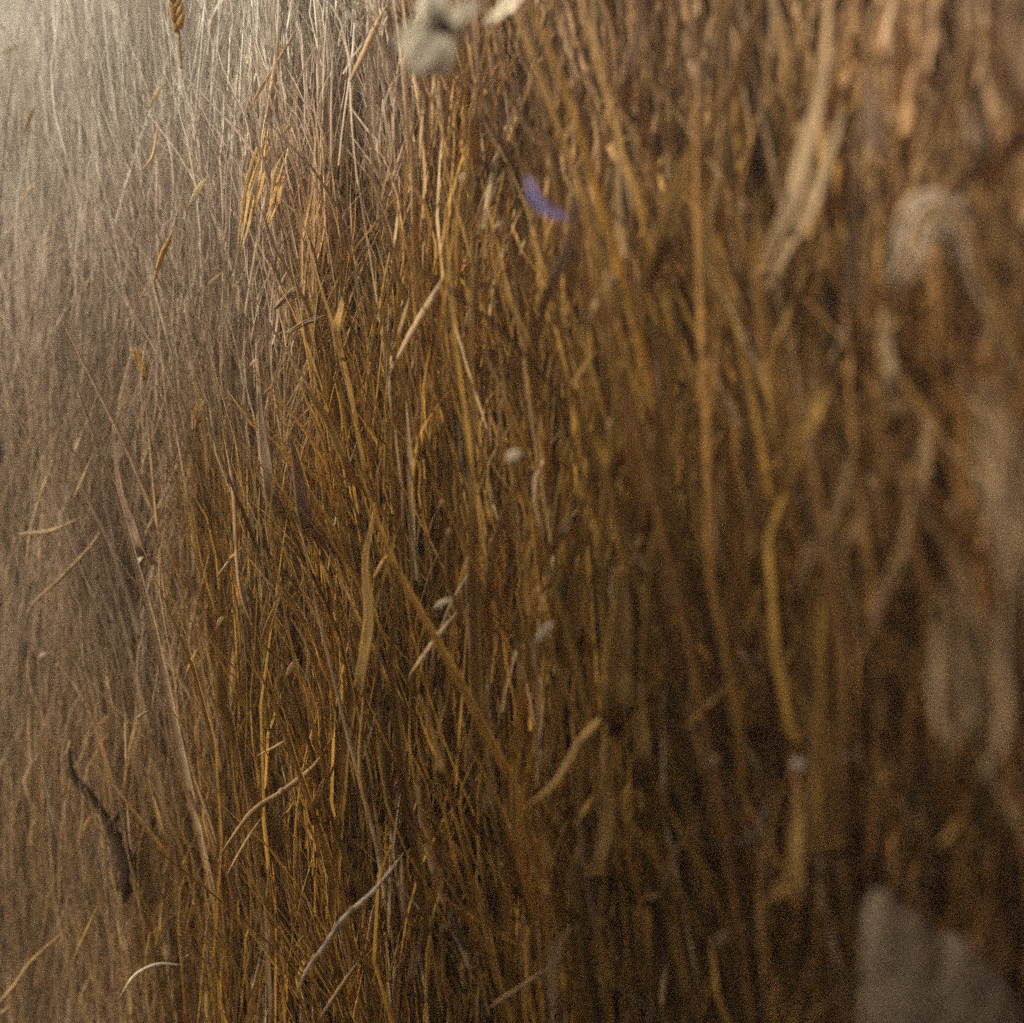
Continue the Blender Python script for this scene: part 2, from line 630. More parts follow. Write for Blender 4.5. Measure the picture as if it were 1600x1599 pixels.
def blade(label, pts, w, colr, off=-0.05, tail=True, taper=0.12, fold=0.45):
    path3, d0 = place_pts(pts, off, tail)
    n = max(9, 5 * len(path3))
    path = wiggle(spline(path3, n), pxw(w, d0) * 0.06)
    W = 0.5 * pxw(w, d0)
    r = []
    for i in range(n):
        t = i / (n - 1)
        r.append(W * min(1.0, taper + (1 - taper) * (t * 2.4) ** 0.8) * min(1.0, 0.35 + 2.2 * (1 - t)) * random.uniform(0.90, 1.08))
    face = Vector((random.uniform(-0.5, 0.5), -1, random.uniform(-0.2, 0.2)))
    v, f = sweep(path, r, 8, flat=0.16, up=face, twist=random.uniform(-0.5, 0.5), fold=fold)
    v, o = at_origin(v)
    ob = mesh_obj('grass_leaf', v, f, cmat(colr), loc=o)
    tag(ob, label, 'grass blade')
    return ob


def husk(label, x, y, l, w, ang, colr, off=-0.045):
    """a seed husk: spindle with a split lip; l, w in photo pixels, ang in degrees from the horizontal"""
    d0 = face_depth(x) + off
    c = P(x, y, d0)
    L_, W_ = pxw(l, d0), pxw(w, d0)
    a = R(ang)
    ax = Vector((math.cos(a), random.uniform(-0.25, 0.25), math.sin(a))).normalized()
    n = 11
    path = [c + ax * L_ * (i / (n - 1) - 0.5) + Vector((0, 0, 1)) * (W_ * 0.25 * math.sin(math.pi * i / (n - 1))) for i in range(n)]
    r = [0.42 * W_ * max(0.05, math.sin(math.pi * (i / (n - 1)) ** 0.8)) * random.uniform(0.85, 1.12) for i in range(n)]
    v, f = sweep(path, r, 8, flat=0.42, twist=random.uniform(-0.8, 0.8), fold=0.5)
    v, o = at_origin(v)
    ob = mesh_obj('seed_husk', v, f, cmat(colr), loc=o)
    tag(ob, label, 'seed husk')
    # the awn or stalk stub at the lower end
    st = path[0] - o
    sv, sf = sweep([st + ax * L_ * 0.06, st - ax * L_ * 0.10, st - ax * L_ * 0.22 + Vector((0, 0.004, -0.002))], [W_ * 0.10, W_ * 0.08, W_ * 0.05], 6)
    mesh_obj('stalk', sv, sf, cmat('ochre'), parent=ob)
    return ob


def tuft(label, pts, w, colr, off=-0.03, n=9, kind='grass_tuft'):
    """a frayed tuft: short fibres spreading from one end"""
    path3, d0 = place_pts(pts, off, False)
    root = empty(kind, path3[-1])
    o = path3[-1]
    for k in range(n):
        s = (k / (n - 1) - 0.5)
        path = []
        for i, q in enumerate(path3):
            t = 1 - i / (len(path3) - 1)
            path.append(q - o + Vector((s * pxw(w, d0) * (0.3 + t), random.uniform(-1, 1) * pxw(w, d0) * 0.3 * t, random.uniform(-1, 1) * pxw(w, d0) * 0.35 * t)))
        sp = spline(path, 7)
        r = [pxw(w, d0) * 0.10 * (0.35 + 0.65 * i / 6) for i in range(7)]
        v, f = sweep(sp, r, 6, flat=0.5)
        mesh_obj('fibre', v, f, cmat(colr), parent=root)
    tag(root, label, 'grass tuft')
    return root


def seed_head(label, pts, w, colr, off=-0.03, n=10):
    path3, d0 = place_pts(pts, off, False)
    path = spline(path3, 24)
    o = path[-1]
    root = empty('grass_ear', o)
    v, f = sweep([p - o for p in path], [pxw(w, d0) * 0.10] * 24, 6)
    mesh_obj('stalk', v, f, cmat('ochre'), parent=root)
    W = pxw(w, d0)
    for k in range(n):
        i = int(1 + k * 15 / n)
        b0 = path[i] - o
        s = 1 if k % 2 else -1
        ax = (path[max(0, i - 1)] - path[i + 1]).normalized() + Vector((s * 0.45, -0.2, 0))
        ax.normalize()
        ln = W * random.uniform(1.0, 1.5)
        pp = [b0 + ax * ln * j / 6 for j in range(7)]
        rr = [W * 0.30 * max(0.06, math.sin(math.pi * (j / 6) ** 0.7)) for j in range(7)]
        v, f = sweep(pp, rr, 7, flat=0.7)
        mesh_obj('spikelet', v, f, cmat(colr), parent=root)
    tag(root, label, 'seed head')
    return root


# --- upper left
seed_head('golden seed head hanging from the top edge, above the fine grey grass', [(273, -30), (276, 20), (280, 60), (284, 108)], 20, 'gold', n=11)
straw('tapered pale straw slanting down from the top edge, short of the cream flower', [(603, 8), (585, 45), (565, 92), (548, 128)], 12, 'pale')
straw('pale straw rising from the top of the long golden blade', [(436, 45), (428, 112), (417, 190)], 12, 'pale')
straw('thin pale straw leaning across the top of the long golden blade', [(470, 35), (440, 88), (413, 131), (379, 188)], 6, 'pale')
husk('slim gold husk tilted steeply, below the hanging golden seed head', 245, 150, 50, 8, 62, 'tan')
straw('pale bent straw hanging under the steep slim husk near the top', [(249, 180), (243, 215), (237, 246), (219, 271)], 8, 'pale')
husk('pale gold husk, largest of the tilted ones before the long golden blade', 311, 299, 54, 12, 58, 'cream')
straw('thin gold straw with bright tip, lower left of the pale gold husk', [(270, 360), (263, 380), (254, 400), (240, 445)], 9, 'gold')
husk('tiny cream husk beside the top of the short golden blade', 452, 200, 18, 7, 42, 'cream')
husk('narrow cream husk by the left edge, second of the tilted husks from the top', 43, 304, 44, 6, 62, 'cream')
husk('tiny cream husk a little in from the left edge, lowest and innermost there', 73, 380, 24, 6, 52, 'cream')
husk('lowest cream husk touching the left edge of the picture', 18, 359, 26, 6, 50, 'cream')
husk('broad yellowish husk, highest of the husks along the left edge', 46, 188, 50, 9, 66, 'pale')
husk('tiny pale husk alone in the grey grass, third of the way down at left', 139, 441, 22, 6, 65, 'pale')
husk('slim pale husk lying just below the foot of the long golden blade', 336, 437, 36, 6, 45, 'pale')
tuft('small frayed grey tuft leaning over, at the border of grey and golden grass', [(468, 445), (450, 462), (430, 482)], 14, 'grey')
tuft('larger frayed grey tuft lying almost flat, below the small one', [(506, 494), (480, 505), (450, 520)], 18, 'grey')
blade('stubby white blade sticking in at the left edge near the top corner', [(-10, 86), (10, 80), (30, 71)], 11, 'white', off=0.0, tail=False)
tuft('little golden tuft at the top of the long thin stalk on the left', [(214, 545), (220, 568), (228, 594)], 18, 'gold')
straw('long thin stalk running straight down from the little golden tuft', [(222, 590), (233, 669), (244, 793), (251, 849), (259, 943), (268, 1003)], 7, 'tan')
blade('wide pale blade standing soft at the top left, nearest the bright corner', [(152, 20), (150, 80), (150, 140), (151, 215)], 18, 'cream', off=0.40)
blade('wide pinkish blade standing soft at the top left, second from the bright corner', [(104, 90), (108, 150), (110, 200)], 18, 'pale', off=0.40)
blade('golden blade tip glowing at the edge between grey and golden grass', [(537, 452), (534, 480), (526, 515)], 14, 'gold')

# --- upper middle
straw('stout slanting straw with pale lower end, above the middle of the golden grass', [(704, 412), (678, 460), (650, 507), (609, 584)], 13, 'pale')
straw('thinner straw parallel to the stout slanting straw with pale end', [(640, 460), (630, 500), (616, 546)], 9, 'tan')
blade('soft mauve tan blade rising right beside the violet petal', [(915, 250), (903, 319), (885, 394), (864, 440)], 20, 'mauve')
blade('tall tan blade with pale bright patch, next after the blade beside the violet petal', [(968, 170), (965, 300), (969, 394), (943, 455)], 20, 'tan')
blade('pinkish pale blade coming down from the top edge beside a rusty one', [(1004, -10), (999, 41), (980, 128)], 22, 'pink')
blade('short pale tan blade at the top edge, on the flower side of the rusty one', [(923, -10), (931, 75), (939, 98)], 20, 'tan')
blade('rusty orange brown blade at the top edge between two pale ones', [(948, -10), (952, 40), (957, 110)], 26, 'rust', off=-0.02)
blade('tan blade bent outwards under the rusty blade at the top edge', [(940, 92), (905, 128), (875, 172)], 16, 'tan')
husk('peach coloured seed glowing below the cream flower', 725, 281, 28, 16, 75, 'pink', off=-0.02)
blade('short golden tan blade with flat top, beside the stout slanting straw', [(746, 418), (741, 460), (735, 508)], 20, 'tan')
husk('small cream husk tilted, just below and before the violet petal', 781, 353, 22, 9, 25, 'cream')
blade('wide brown gold blade leaning under the tall golden fork at upper right', [(1101, 208), (1074, 262), (1050, 330), (1038, 380)], 24, 'ochre')
blade('short tan blade with broken end below the cream flower', [(752, 100), (748, 150), (742, 200)], 18, 'tan')
blade('mottled pink brown blade just right of the cream flower', [(770, 110), (764, 160), (757, 230)], 22, 'pink', off=0.0)

# --- upper right
blade('wide pale tan blade leaning in from the top edge, upper arm of the golden fork', [(1194, -10), (1158, 75), (1146, 131), (1108, 200)], 28, 'tan', tail=False)
blade('bright golden upright blade, stem of the fork at upper right', [(1098, 178), (1101, 262), (1105, 356), (1112, 475)], 24, 'gold')
blade('brown blade, lower arm of the golden fork at upper right', [(1083, 220), (1045, 292), (1034, 365)], 18, 'ochre')
blade('long pale blade with bright knot hanging from the top edge, right of the golden fork', [(1297, -10), (1285, 135), (1262, 232), (1240, 322)], 26, 'pale')
blade('shorter pale blade with bright tip, parallel to the long pale one with knot', [(1320, 172), (1292, 255), (1262, 340)], 24, 'pale')
blade('soft grey mauve blade curving outwards, above the folded pale leaf', [(1355, 100), (1364, 210), (1392, 248)], 30, 'mauve', tail=False)
husk('soft tan husk standing above the folded pale leaf', 1398, 187, 42, 18, 80, 'pale')
husk('small bright cream husk near the top right corner', 1562, 172, 30, 11, 20, 'cream')
blade('golden tan blade segment hanging near the top right corner', [(1514, 20), (1512, 60), (1509, 108)], 22, 'tan')
blade('pinkish blade along the right edge at the top corner', [(1589, -10), (1592, 80), (1597, 165)], 28, 'pink')
blade('dull tan blade under the golden segment near the top right corner', [(1526, 138), (1525, 190), (1524, 250)], 22, 'mauve')
blade('crooked tan blade bending out to the right edge beside the folded leaf', [(1579, 258), (1556, 330), (1574, 394), (1606, 440)], 18, 'tan', tail=False)
blade('golden segment hanging straight below the folded pale leaf', [(1416, 418), (1411, 450), (1407, 486)], 28, 'tan')
blade('wide tan blade below the golden segment under the folded leaf', [(1378, 484), (1382, 540), (1388, 610)], 26, 'pale')
blade('broad pale greyish blade standing beside the folded pale leaf', [(1338, 275), (1330, 375), (1328, 440), (1330, 492)], 28, 'grey')
straw('short gold straw slanting, midway between golden fork and folded leaf', [(1204, 410), (1190, 426), (1175, 444)], 14, 'tan')
husk('pale grey soft seed above the short slanting gold straw', 1165, 325, 28, 20, 60, 'mauve')
blade('greyish blade at the top edge just inside the golden fork', [(1110, 20), (1107, 70), (1104, 120)], 22, 'grey', off=0.0)

# --- middle left
blade('grey mauve band like blade beside the long thin stalk', [(175, 665), (188, 763), (205, 815), (222, 862)], 17, 'mauve')
husk('bright cream husk tip at the end of the grey mauve blade', 219, 877, 20, 8, 48, 'white')
husk('bright cream husk low on the far left, among thin straws', 68, 1025, 17, 8, 30, 'white')
straw('thin straw arching over like a hook at the left edge', [(160, 805), (150, 842), (113, 886), (83, 916), (49, 950), (34, 1002)], 7, 'pale')
straw('pale straw lying almost level at the left edge', [(126, 810), (79, 830), (28, 835)], 8, 'pale')
straw('thin upright straw crossing the level pale straw', [(89, 704), (68, 765), (49, 826), (38, 900)], 6, 'pale')
straw('fine straw leaning above the hooked straw', [(144, 712), (130, 745), (115, 780)], 5, 'pale')
straw('crooked tan stalk dropping through the border of grey and golden grass', [(349, 686), (364, 763), (371, 875), (379, 931), (398, 985)], 10, 'tan')
straw('short pale straw crossing the crooked tan stalk', [(380, 855), (360, 875), (338, 903)], 7, 'pale')
blade('golden blade leaning down to the centre from the grey grass', [(469, 592), (495, 632), (518, 669), (548, 742)], 15, 'gold')
blade('small golden blade, one arm of a V in the golden grass', [(436, 932), (424, 968), (409, 1005)], 11, 'gold', tail=False)
straw('thin straw forming the lower arm of the V in the golden grass', [(409, 1003), (430, 1025), (456, 1050)], 8, 'gold')
husk('pale ragged knot at the end of the V in the golden grass', 457, 1044, 34, 12, 55, 'tan')
blade('bright golden upright blade, the clearest one between grey grass and centre', [(586, 796), (571, 875), (577, 969), (563, 1066)], 19, 'gold')
straw('short golden side shoot of the clearest upright golden blade', [(612, 862), (598, 880), (582, 905)], 9, 'gold')
straw('rusty gold straw, small and slanting, under the V', [(309, 1012), (300, 1034), (289, 1062)], 7, 'gold')
husk('small tan seed above the small slanting rusty gold straw', 345, 972, 20, 11, 60, 'tan')
tuft('golden tan frayed tip above a rusty patch on the left', [(309, 628), (307, 650), (304, 675)], 18, 'tan')
blade('wide rusty blade below the golden tan frayed tip', [(312, 672), (316, 725), (322, 790)], 26, 'rust', off=0.0)
blade('soft grey blade, first of two pale ones beside the border to golden grass', [(403, 605), (412, 690), (426, 775)], 22, 'grey')
blade('soft grey blade, second of two pale ones beside the border to golden grass', [(452, 680), (464, 745), (476, 815)], 24, 'mauve')
husk('tiny pale husk between the grey tufts and the golden leaning blade', 420, 611, 20, 6, 30, 'pale')
husk('tiny grey husk just above the pair of soft grey blades', 397, 567, 18, 6, 35, 'pale')

# --- centre
husk('small bright white seed in the very middle of the golden grass', 806, 717, 32, 24, 20, 'snow', off=-0.10)
blade('broad golden brown upright blade passing below the white seed', [(722, 600), (738, 763), (740, 875), (744, 1025), (750, 1180)], 24, 'ochre', off=-0.01)
blade('golden brown blade joining the broad upright one in a Y below the white seed', [(818, 738), (789, 793), (770, 856), (762, 930)], 18, 'ochre')
husk('bright yellow grain on a thin stalk below the centre', 694, 943, 38, 11, 27, 'snow', off=-0.07)
straw('slanting pale gold straw right under the bright yellow grain', [(716, 955), (676, 1003), (639, 1058)], 11, 'pale')
husk('small golden bud like husk, level with the bright yellow grain', 839, 929, 28, 15, 55, 'gold')
husk('plump pale husk on a leaning stalk below the golden bud', 853, 988, 46, 17, 52, 'white', off=-0.07)
husk('round tan bead beside the dark gap in the centre', 703, 832, 13, 11, 60, 'tan')
husk('tiny tan bead above the round bead beside the dark gap', 692, 787, 15, 10, 40, 'tan')
husk('pinkish pale husk next to the golden triangular blade', 959, 660, 48, 15, 65, 'pink')
blade('golden blade slanting up to a point beside the pinkish husk', [(1020, 602), (1004, 632), (991, 661), (979, 698)], 20, 'gold')
blade('wide golden triangular blade below the pointed one', [(1026, 610), (1024, 680), (1018, 740), (1010, 812)], 42, 'ochre', taper=0.3)
blade('big blunt golden brown blade tapering upwards, low in the centre', [(973, 885), (972, 960), (966, 1040), (960, 1110)], 52, 'ochre', taper=0.3)
blade('short soft tan blade leaning, between white seed and golden triangle', [(896, 796), (888, 815), (878, 834)], 15, 'tan')
straw('thin ochre straw slanting above the white seed', [(937, 543), (910, 580), (882, 615)], 10, 'ochre')
blade('small tan upright blade under the stout slanting straw', [(658, 612), (656, 640), (652, 668)], 13, 'tan')
blade('curved golden blade hanging below the plump pale husk', [(862, 1015), (875, 1067), (862, 1150), (849, 1212)], 15, 'gold')

# --- middle right
blade('curved golden tan blade ending in a point beside a dark hole', [(1333, 700), (1302, 808), (1266, 866), (1243, 934)], 21, 'tan', tail=False)
blade('short tan blade above the long pale curved blade at right', [(1355, 786), (1342, 812), (1329, 842)], 17, 'tan')
blade('long pale tan blade curving down to a point at right', [(1426, 776), (1405, 875), (1377, 931), (1360, 998)], 20, 'tan', tail=False)
blade('wide brightly lit tan blade below the folded pale leaf', [(1403, 580), (1400, 615), (1396, 655)], 28, 'tan')
straw('golden straw leaning beside the wide golden triangle', [(1137, 662), (1113, 710), (1088, 742)], 16, 'gold')
blade('golden blade leaning over rusty grass, between triangle and lit tan blade', [(1294, 602), (1282, 632), (1268, 664)], 18, 'gold')
straw('thin gold straw crossing level behind the leaning golden blade', [(1358, 610), (1335, 635), (1308, 656)], 10, 'tan')
husk('round tan bead beside the broad pale leaf at the right edge', 1491, 796, 19, 14, 70, 'pale')
blade('faint ochre blade hanging above the dark hole', [(1164, 770), (1170, 820), (1182, 880)], 15, 'ochre')
blade('small golden blade inside the rusty grass before the broad pale leaf', [(1464, 884), (1466, 905), (1470, 930)], 15, 'ochre')
blade('wide ochre blade in the dark rusty grass below the folded leaf', [(1455, 620), (1448, 680), (1436, 760)], 36, 'tan', off=-0.01)

# --- lower left
straw('long slanting straw across the golden grass at lower left, ending in mid air', [(523, 1143), (488, 1199), (440, 1238), (394, 1270), (345, 1336)], 10, 'tan', nodes=1)
straw('thin straw parallel below the long slanting one at lower left', [(410, 1275), (385, 1315), (355, 1367)], 7, 'tan')
straw('long bright cream straw curving down at the bottom, the brightest of all', [(632, 1332), (586, 1390), (537, 1435), (505, 1480), (476, 1520), (463, 1552)], 11, 'snow', off=-0.06, nodes=2)
straw('small white straw bowed into an arch at the bottom left', [(186, 1560), (210, 1525), (244, 1508), (281, 1508)], 7, 'snow', off=-0.05)
straw('fine tan straw running out at the bottom left corner', [(107, 1448), (49, 1502), (22, 1540), (-6, 1572)], 7, 'tan')
straw('tiny pale straw in the bottom left corner itself', [(20, 1571), (8, 1579), (-6, 1588)], 6, 'pale')
straw('short pale straw standing upright above the dark twig', [(197, 1114), (198, 1160), (197, 1203)], 7, 'pale')
husk('thin white husk tilted over the short upright pale straw', 223, 1118, 32, 7, 34, 'white')
husk('gold husk pressed to the inner side of the dark twig', 137, 1289, 32, 9, 68, 'gold')
straw('tiny pale bristle on the tip of the dark twig', [(109, 1156), (106, 1168), (103, 1181)], 5, 'pale')
straw('thin pale stalk along the outer side of the dark twig', [(198, 1256), (203, 1295), (207, 1333)], 5, 'pale')
straw('thin stalk leaning from the border down into lower left golden grass', [(299, 1196), (326, 1270), (339, 1322)], 9, 'tan')
straw('fine gold straw slanting below the foot of the dark twig', [(152, 1416), (132, 1460), (112, 1508)], 6, 'gold')
straw('fine tan straw slanting above the long slanting one', [(448, 1156), (427, 1168), (403, 1181)], 6, 'tan')
straw('tan straw slanting under the brightest straw to the bottom edge', [(565, 1496), (532, 1545), (497, 1595)], 8, 'tan')
blade('short golden blade standing right after the long slanting straw', [(507, 1214), (500, 1235), (490, 1258)], 11, 'gold')
husk('tiny white grain above the dark spot at the bottom left', 294, 1495, 9, 7, 20, 'white')

# --- lower middle
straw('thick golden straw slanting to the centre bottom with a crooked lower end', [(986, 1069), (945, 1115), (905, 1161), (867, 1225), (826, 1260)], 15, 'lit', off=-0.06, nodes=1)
blade('golden blade dropping from the crooked end of the thick straw', [(830, 1262), (852, 1311), (858, 1362)], 14, 'gold')
blade('long golden upright blade below the thick slanting straw', [(947, 1105), (942, 1206), (950, 1281), (935, 1352)], 22, 'gold')
straw('short golden straw leaning on the long upright blade', [(933, 1238), (915, 1265), (896, 1291)], 12, 'gold')
blade('tan blade rising from the bottom edge, forked with a thin straw', [(892, 1446), (866, 1502), (864, 1610)], 19, 'tan', tail=False)
straw('thin pale straw, lying branch of the fork at the bottom edge', [(854, 1512), (819, 1540), (764, 1575)], 8, 'pale')
straw('reddish tan straw sinking into the bottom edge, right of the fork', [(963, 1538), (1002, 1570), (1045, 1606)], 11, 'pink')
husk('tiny white grain low in the centre', 691, 1450, 13, 6, 20, 'white')
husk('tiny tan grain below and beyond the tiny white one', 747, 1491, 11, 8, 40, 'tan')
blade('curved golden blade above the tiny white grain', [(704, 1346), (680, 1382), (664, 1428)], 13, 'gold')
blade('golden upright blade behind the top of the thick slanting straw', [(1001, 1070), (1004, 1130), (1006, 1192)], 22, 'ochre')
blade('golden blade leaning inwards beneath the slanting pale gold straw', [(656, 1085), (684, 1172), (688, 1210)], 16, 'ochre')
straw('thin golden stalk continuing below the clearest upright golden blade', [(568, 1062), (564, 1187), (572, 1250)], 10, 'gold')
blade('short tan blade left of the crooked straw end', [(771, 1200), (764, 1236), (754, 1273)], 11, 'tan')
straw('tan stalk hanging from the top of the brightest straw', [(625, 1335), (630, 1380), (636, 1435)], 9, 'tan')
blade('tan blade leaning beside the tiny white grain to the bottom', [(662, 1438), (652, 1485), (641, 1536)], 12, 'tan')
blade('small golden blade tip near the foot of the dropping blade', [(837, 1358), (848, 1380), (861, 1408)], 11, 'gold')
blade('tan blade with pale bent top, between long upright blade and pale buds', [(1087, 1289), (1052, 1335), (1036, 1393)], 16, 'tan')

# --- lower right
husk('soft whitish bud on top of a golden stem', 1248, 1198, 30, 25, 80, 'white')
blade('golden stem blade under the soft whitish bud', [(1243, 1212), (1247, 1292), (1244, 1378)], 27, 'gold')
husk('small tan bud, level with the whitish bud but nearer the centre', 1120, 1191, 22, 17, 50, 'pale')
husk('small pinkish bud just above the pale stone', 1311, 1354, 18, 15, 70, 'pink')
husk('blurred pale bud low, midway between fork and pale stone', 1131, 1468, 32, 24, 45, 'pale')
husk('blurred pinkish bud beside the pale stone near the bottom', 1262, 1528, 28, 18, 60, 'pink')
straw('short tan straw glowing in the dark above the pale stone', [(1504, 1274), (1488, 1298), (1467, 1325)], 13, 'gold')
blade('greyish tan blade bowed beneath the small tan bud', [(1197, 1256), (1190, 1282), (1164, 1313)], 15, 'grey')
blade('long rusty blade leaning in the dark grass at lower right', [(1399, 1034), (1371, 1142), (1337, 1244), (1325, 1305)], 17, 'rust')
straw('ochre straw slanting under the dark hole', [(1178, 1039), (1124, 1086), (1069, 1141)], 10, 'ochre')
blade('short ochre blade crossing the straw under the dark hole', [(1178, 1050), (1180, 1085), (1184, 1115)], 24, 'ochre')
straw('faint tan straw lying in the dark beside the whitish bud', [(1347, 1167), (1318, 1188), (1287, 1207)], 8, 'tan')
straw('brown straw slanting at the bottom edge below the pale stone', [(1328, 1542), (1295, 1568), (1258, 1596)], 10, 'tan')

# ------------------------------------------------------------------ leaves, twig, flower, petal, stone
def leaf(label, pts, widths, colr, depth, rib='ochre', back=0.0, fold=0.25):
    """a dry leaf hanging near the viewer: cupped body with ragged margin, its midrib a part"""
    k = len(pts)
    p3 = [P(p[0], p[1], depth + back * i / (k - 1)) for i, p in enumerate(pts)]
    n = 7 * k
    path = spline(p3, n)
    wi = np.interp(np.linspace(0, 1, n), np.linspace(0, 1, k), widths)
    r = [0.5 * pxw(wi[i], depth) * random.uniform(0.97, 1.03) * (1 + 0.10 * math.sin(i * 1.1 + pts[0][0])) for i in range(n)]
    v, f = sweep(path, r, 14, flat=0.07, up=Vector((-0.55, -0.8, 0.25)), fold=fold)
    v, o = at_origin(v)
    ob = mesh_obj('dry_leaf', v, f, cmat(colr), loc=o)
    tag(ob, label, 'leaf')
    rv, rf = sweep([p - o + Vector((0, -0.0006, 0)) for p in path], [max(0.0005, q * 0.06) for q in r], 6)
    mesh_obj('midrib', rv, rf, cmat(rib), parent=ob)
    return ob


def shredded_leaf(label, pts, widths, colr, depth, strips=8):
    """a dead leaf split lengthwise into ragged strips that still hang together; each strip a part"""
    k = len(pts)
    p3 = [P(p[0], p[1], depth) for p in pts]
    n = 5 * k
    path = spline(p3, n)
    wi = np.interp(np.linspace(0, 1, n), np.linspace(0, 1, k), widths)
    o = path[-1]
    root = empty('dry_leaf', o)
    for q in range(strips):
        s_ = (q + 0.5) / strips - 0.5
        a0 = random.randint(0, n // 5)
        a1 = n - random.randint(0, n // 4)
        ph = random.random() * 6.28
        pp, rr = [], []
        for i in range(a0, a1):
            t = (i - a0) / max(1, a1 - a0 - 1)
            tan = (path[min(i + 1, n - 1)] - path[max(i - 1, 0)]).normalized()
            side = tan.cross(Vector((0, -1, 0))).normalized()
            hw = pxw(wi[i], depth)
            pp.append(path[i] - o + side * (s_ * hw + 0.10 * hw * math.sin(ph + t * 5)) + Vector((0, 0.010 * s_ * s_ - 0.004 * math.sin(ph * 2 + t * 4), 0)))
            rr.append(max(0.0003, 0.62 * hw / strips * min(1, 0.15 + 3 * t) * min(1, 0.1 + 3 * (1 - t)) * random.uniform(0.85, 1.15)))
        v, f = sweep(pp, rr, 7, flat=0.14, up=Vector((random.uniform(-1.0, 0.0), -1, random.uniform(0, 0.5))), fold=0.4)
        mesh_obj('strip', v, f, cmat(colr if random.random() < 0.7 or colr == 'lit' else 'pale'), parent=root)
    tag(root, label, 'leaf')
    return root


shredded_leaf('folded pale leaf bent into an upside down V at upper right', [(1390, 450), (1416, 400), (1446, 332), (1484, 344), (1506, 380), (1512, 410)], [24, 50, 66, 62, 52, 26], 'white', 0.62, strips=9)
shredded_leaf('broad pale leaf hanging down at the right edge', [(1540, 590), (1560, 680), (1574, 770), (1586, 860), (1588, 960)], [24, 70, 100, 84, 44], 'pale', 0.56, strips=10)
shredded_leaf('wide dull grey leaf below the broad one, ending above the dark grass', [(1488, 880), (1504, 985), (1516, 1080), (1518, 1150), (1514, 1222)], [34, 70, 96, 98, 70], 'pale', 0.56, strips=10)
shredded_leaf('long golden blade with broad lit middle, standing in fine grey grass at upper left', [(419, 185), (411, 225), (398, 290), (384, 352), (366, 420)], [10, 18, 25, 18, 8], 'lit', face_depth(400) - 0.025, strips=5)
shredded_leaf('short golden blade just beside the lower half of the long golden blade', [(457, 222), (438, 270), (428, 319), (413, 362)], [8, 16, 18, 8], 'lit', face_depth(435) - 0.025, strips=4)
straw('curved pale stalk running down the outer side of both grey leaves', [(1600, 780), (1576, 894), (1573, 976), (1571, 1037), (1577, 1094), (1562, 1169), (1530, 1216)], 14, 'pale', off=-0.09)

# the dark twig, its thick lower end giving shape to a shadow gap
dt = face_depth(150) - 0.014
tp = [P(a, b_, dt) for a, b_ in ((107, 1170), (113, 1212), (138, 1240), (160, 1270), (178, 1305), (200, 1350), (199, 1385), (196, 1410))]
path = wiggle(spline(tp, 40), 0.0006)
rad = np.interp(np.linspace(0, 1, 40), np.linspace(0, 1, 8), [3, 6, 7, 6, 10, 17, 13, 3])
v, f = sweep(path, [pxw(q, dt) * random.uniform(0.95, 1.05) for q in rad], 9)
v, o = at_origin(v)
twig = mesh_obj('twig', v, f, cmat('dark'), loc=o)
tag(twig, 'dark brown twig with thick lower end shaped after a shadow gap, leaning in pale fine grass', 'twig')
kp = path[20] - o
v, f = sweep([kp, kp + Vector((0.006, -0.003, 0.006)), kp + Vector((0.010, -0.005, 0.014))], [pxw(8, dt), pxw(5, dt), pxw(3, dt)], 7)
mesh_obj('side_stub', v, f, cmat('dark'), parent=twig)
# cream flower nodding near the top edge, closer than the stand and out of focus
df = 0.66
fc = P(692, 42, df)
flower = empty('cream_flower', fc)
tag(flower, 'cream flower with dark grey centre, soft and pale at the top edge', 'flower')
for ang, ln, wd in ((208, 78, 52), (236, 88, 56), (266, 80, 50), (108, 60, 46), (132, 52, 40), (312, 36, 24), (350, 40, 26), (70, 36, 28), (172, 40, 30), (30, 70, 30)):
    a = R(ang)
    dv = Vector((math.cos(a), -0.25, math.sin(a)))
    L_ = pxw(ln, df)
    pp = [dv * L_ * (0.18 + 0.82 * i / 8) + Vector((0, 0.004 * (i / 8) ** 2, 0)) for i in range(9)]
    rr = [0.5 * pxw(wd, df) * max(0.2, math.sin(math.pi * min(0.93, 0.12 + 0.84 * i / 8)) ** 0.6) for i in range(9)]
    v, f = sweep(pp, rr, 10, flat=0.10, fold=0.2)
    mesh_obj('petal', v, f, cmat('petal'), parent=flower)
pp = [Vector((0, -0.007 + 0.010 * i / 6, 0)) for i in range(7)]
v, f = sweep(pp, [pxw(13, df) * math.sin(math.pi * min(0.95, 0.15 + 0.8 * i / 6)) for i in range(7)], 10, up=Vector((0, 0, 1)))
mesh_obj('centre', v, f, cmat('dark'), parent=flower)
pp = spline([Vector((0, 0.002, 0)), Vector((0.006, 0.04, 0.01)), Vector((0.01, 0.10, -0.06)), Vector((0.01, 0.14, -0.25))], 16)
v, f = sweep(pp, [0.0012] * 16, 6)
mesh_obj('stem', v, f, cmat('ochre'), parent=flower)
leaf('small cream leaf tip at the top edge beside the cream flower', [(820, -22), (796, 10), (756, 40)], [30, 36, 8], 'petal', 0.74)
leaf('small pale leaf tip above the cream flower at the top edge', [(668, -20), (666, 0), (668, 22)], [20, 26, 16], 'petal', 0.74)

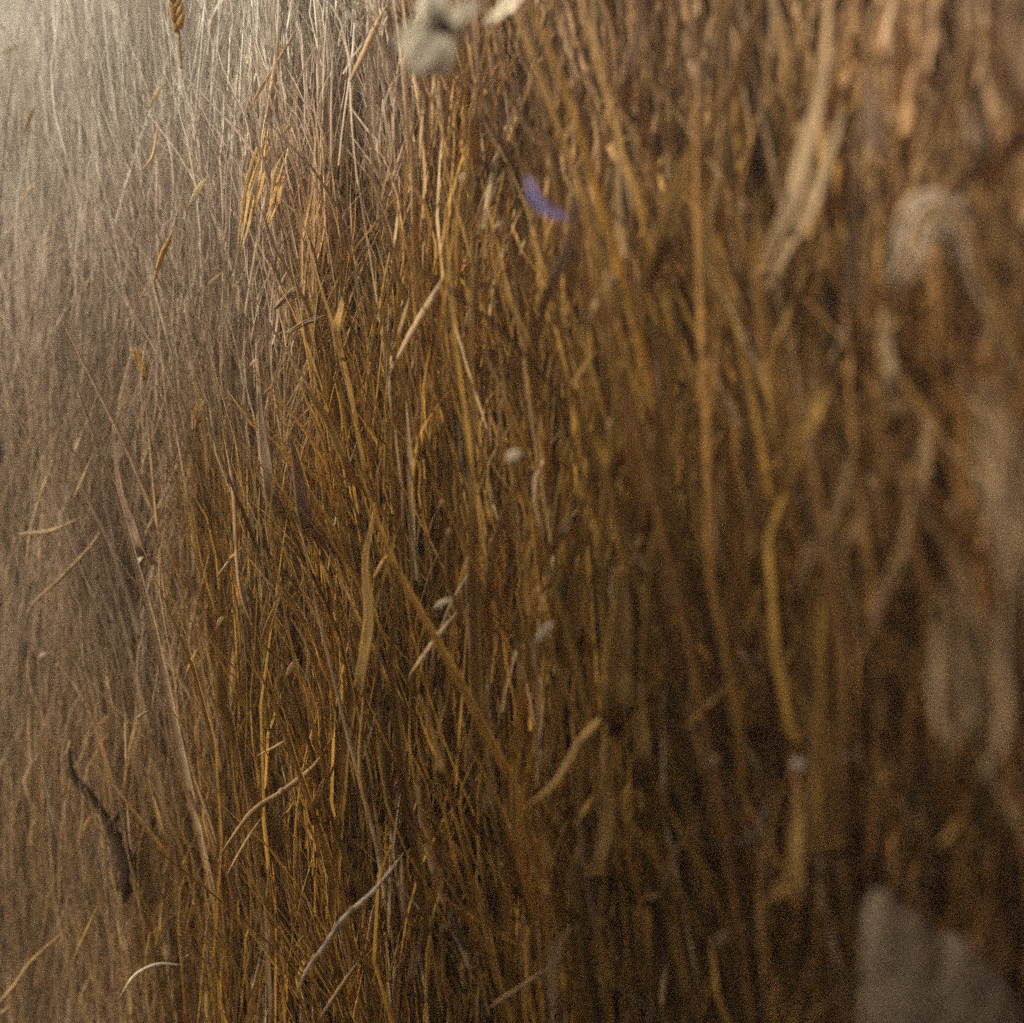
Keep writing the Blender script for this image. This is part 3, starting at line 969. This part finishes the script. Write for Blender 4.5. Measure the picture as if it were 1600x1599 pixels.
# violet petal caught in the grass
dp = face_depth(855) - 0.16
p3 = [P(a, b_, dp) for a, b_ in ((825, 277), (836, 308), (858, 332), (890, 343))]
path = spline(p3, 18)
v, f = sweep(path, [0.5 * pxw(q, dp) for q in np.interp(np.linspace(0, 1, 18), [0, 0.2, 0.6, 0.85, 1], [7, 16, 21, 16, 5])], 12, flat=0.18, up=Vector((-0.4, -0.7, 0.6)), fold=0.35)
v, o = at_origin(v)
pet = mesh_obj('violet_petal', v, f, cmat('violet'), loc=o)
tag(pet, 'small bent violet petal caught in the brown grass', 'petal')

# pale stone with a stepped top
ds = 0.62
C0 = (1475, 1640)
lobes = [(1374, 1470, 26, 86, 60), (1415, 1600, 66, 182, 80), (1475, 1620, 78, 160, 85), (1525, 1650, 66, 146, 88), (1556, 1670, 44, 124, 85), (1475, 1800, 122, 315, 110)]
NU, NV = 64, 44
sv, sf = [], []
so = P(C0[0], C0[1], ds)
px1 = pxw(1, ds)
for j in range(NV + 1):
    th = math.pi * j / NV
    for i in range(NU):
        ph = 2 * math.pi * i / NU
        dx, dy, dz = math.sin(th) * math.cos(ph), math.sin(th) * math.sin(ph), math.cos(th)
        best, ts = 5.0, []
        for (cx, cy, rx, ry, rz) in lobes:
            ex, ez = (C0[0] - cx) / rx, (cy - C0[1]) / ry
            ax_, ay_, az_ = dx / rx, dy / rz, dz / ry
            A = ax_ * ax_ + ay_ * ay_ + az_ * az_
            B = ex * ax_ + ez * az_
            Cq = ex * ex + ez * ez - 1
            D = B * B - A * Cq
            if D > 0:
                best = max(best, (-B + math.sqrt(D)) / A)
                ts.append((-B + math.sqrt(D)) / A)
        if ts:
            best = 9.0 * math.log(sum(math.exp((t_ - best) / 9.0) for t_ in ts)) + best
        q = Vector((dx, dy, dz)) * best * px1
        nz = 0.0011 * math.sin(q.x * 420 + 2) * math.sin(q.z * 380) + 0.0007 * math.sin(q.x * 900 + q.y * 700 + q.z * 800)
        q += Vector((dx, dy, dz)) * nz
        sv.append(q)
for j in range(NV):
    for i in range(NU):
        a = j * NU + i
        b_ = j * NU + (i + 1) % NU
        sf.append((a, a + NU, b_ + NU, b_))
M_STONE = plant_mat('pale_stone', (0.31, 0.245, 0.175), transl=0.0, rough=0.9, spec=0.15, mottle=0.40, stretch=(120, 120, 120), bump=1.0)
stone = mesh_obj('pale_stone', sv, sf, M_STONE, loc=so)
tag(stone, 'pale grey brown stone with stepped top in the bottom right corner', 'stone')
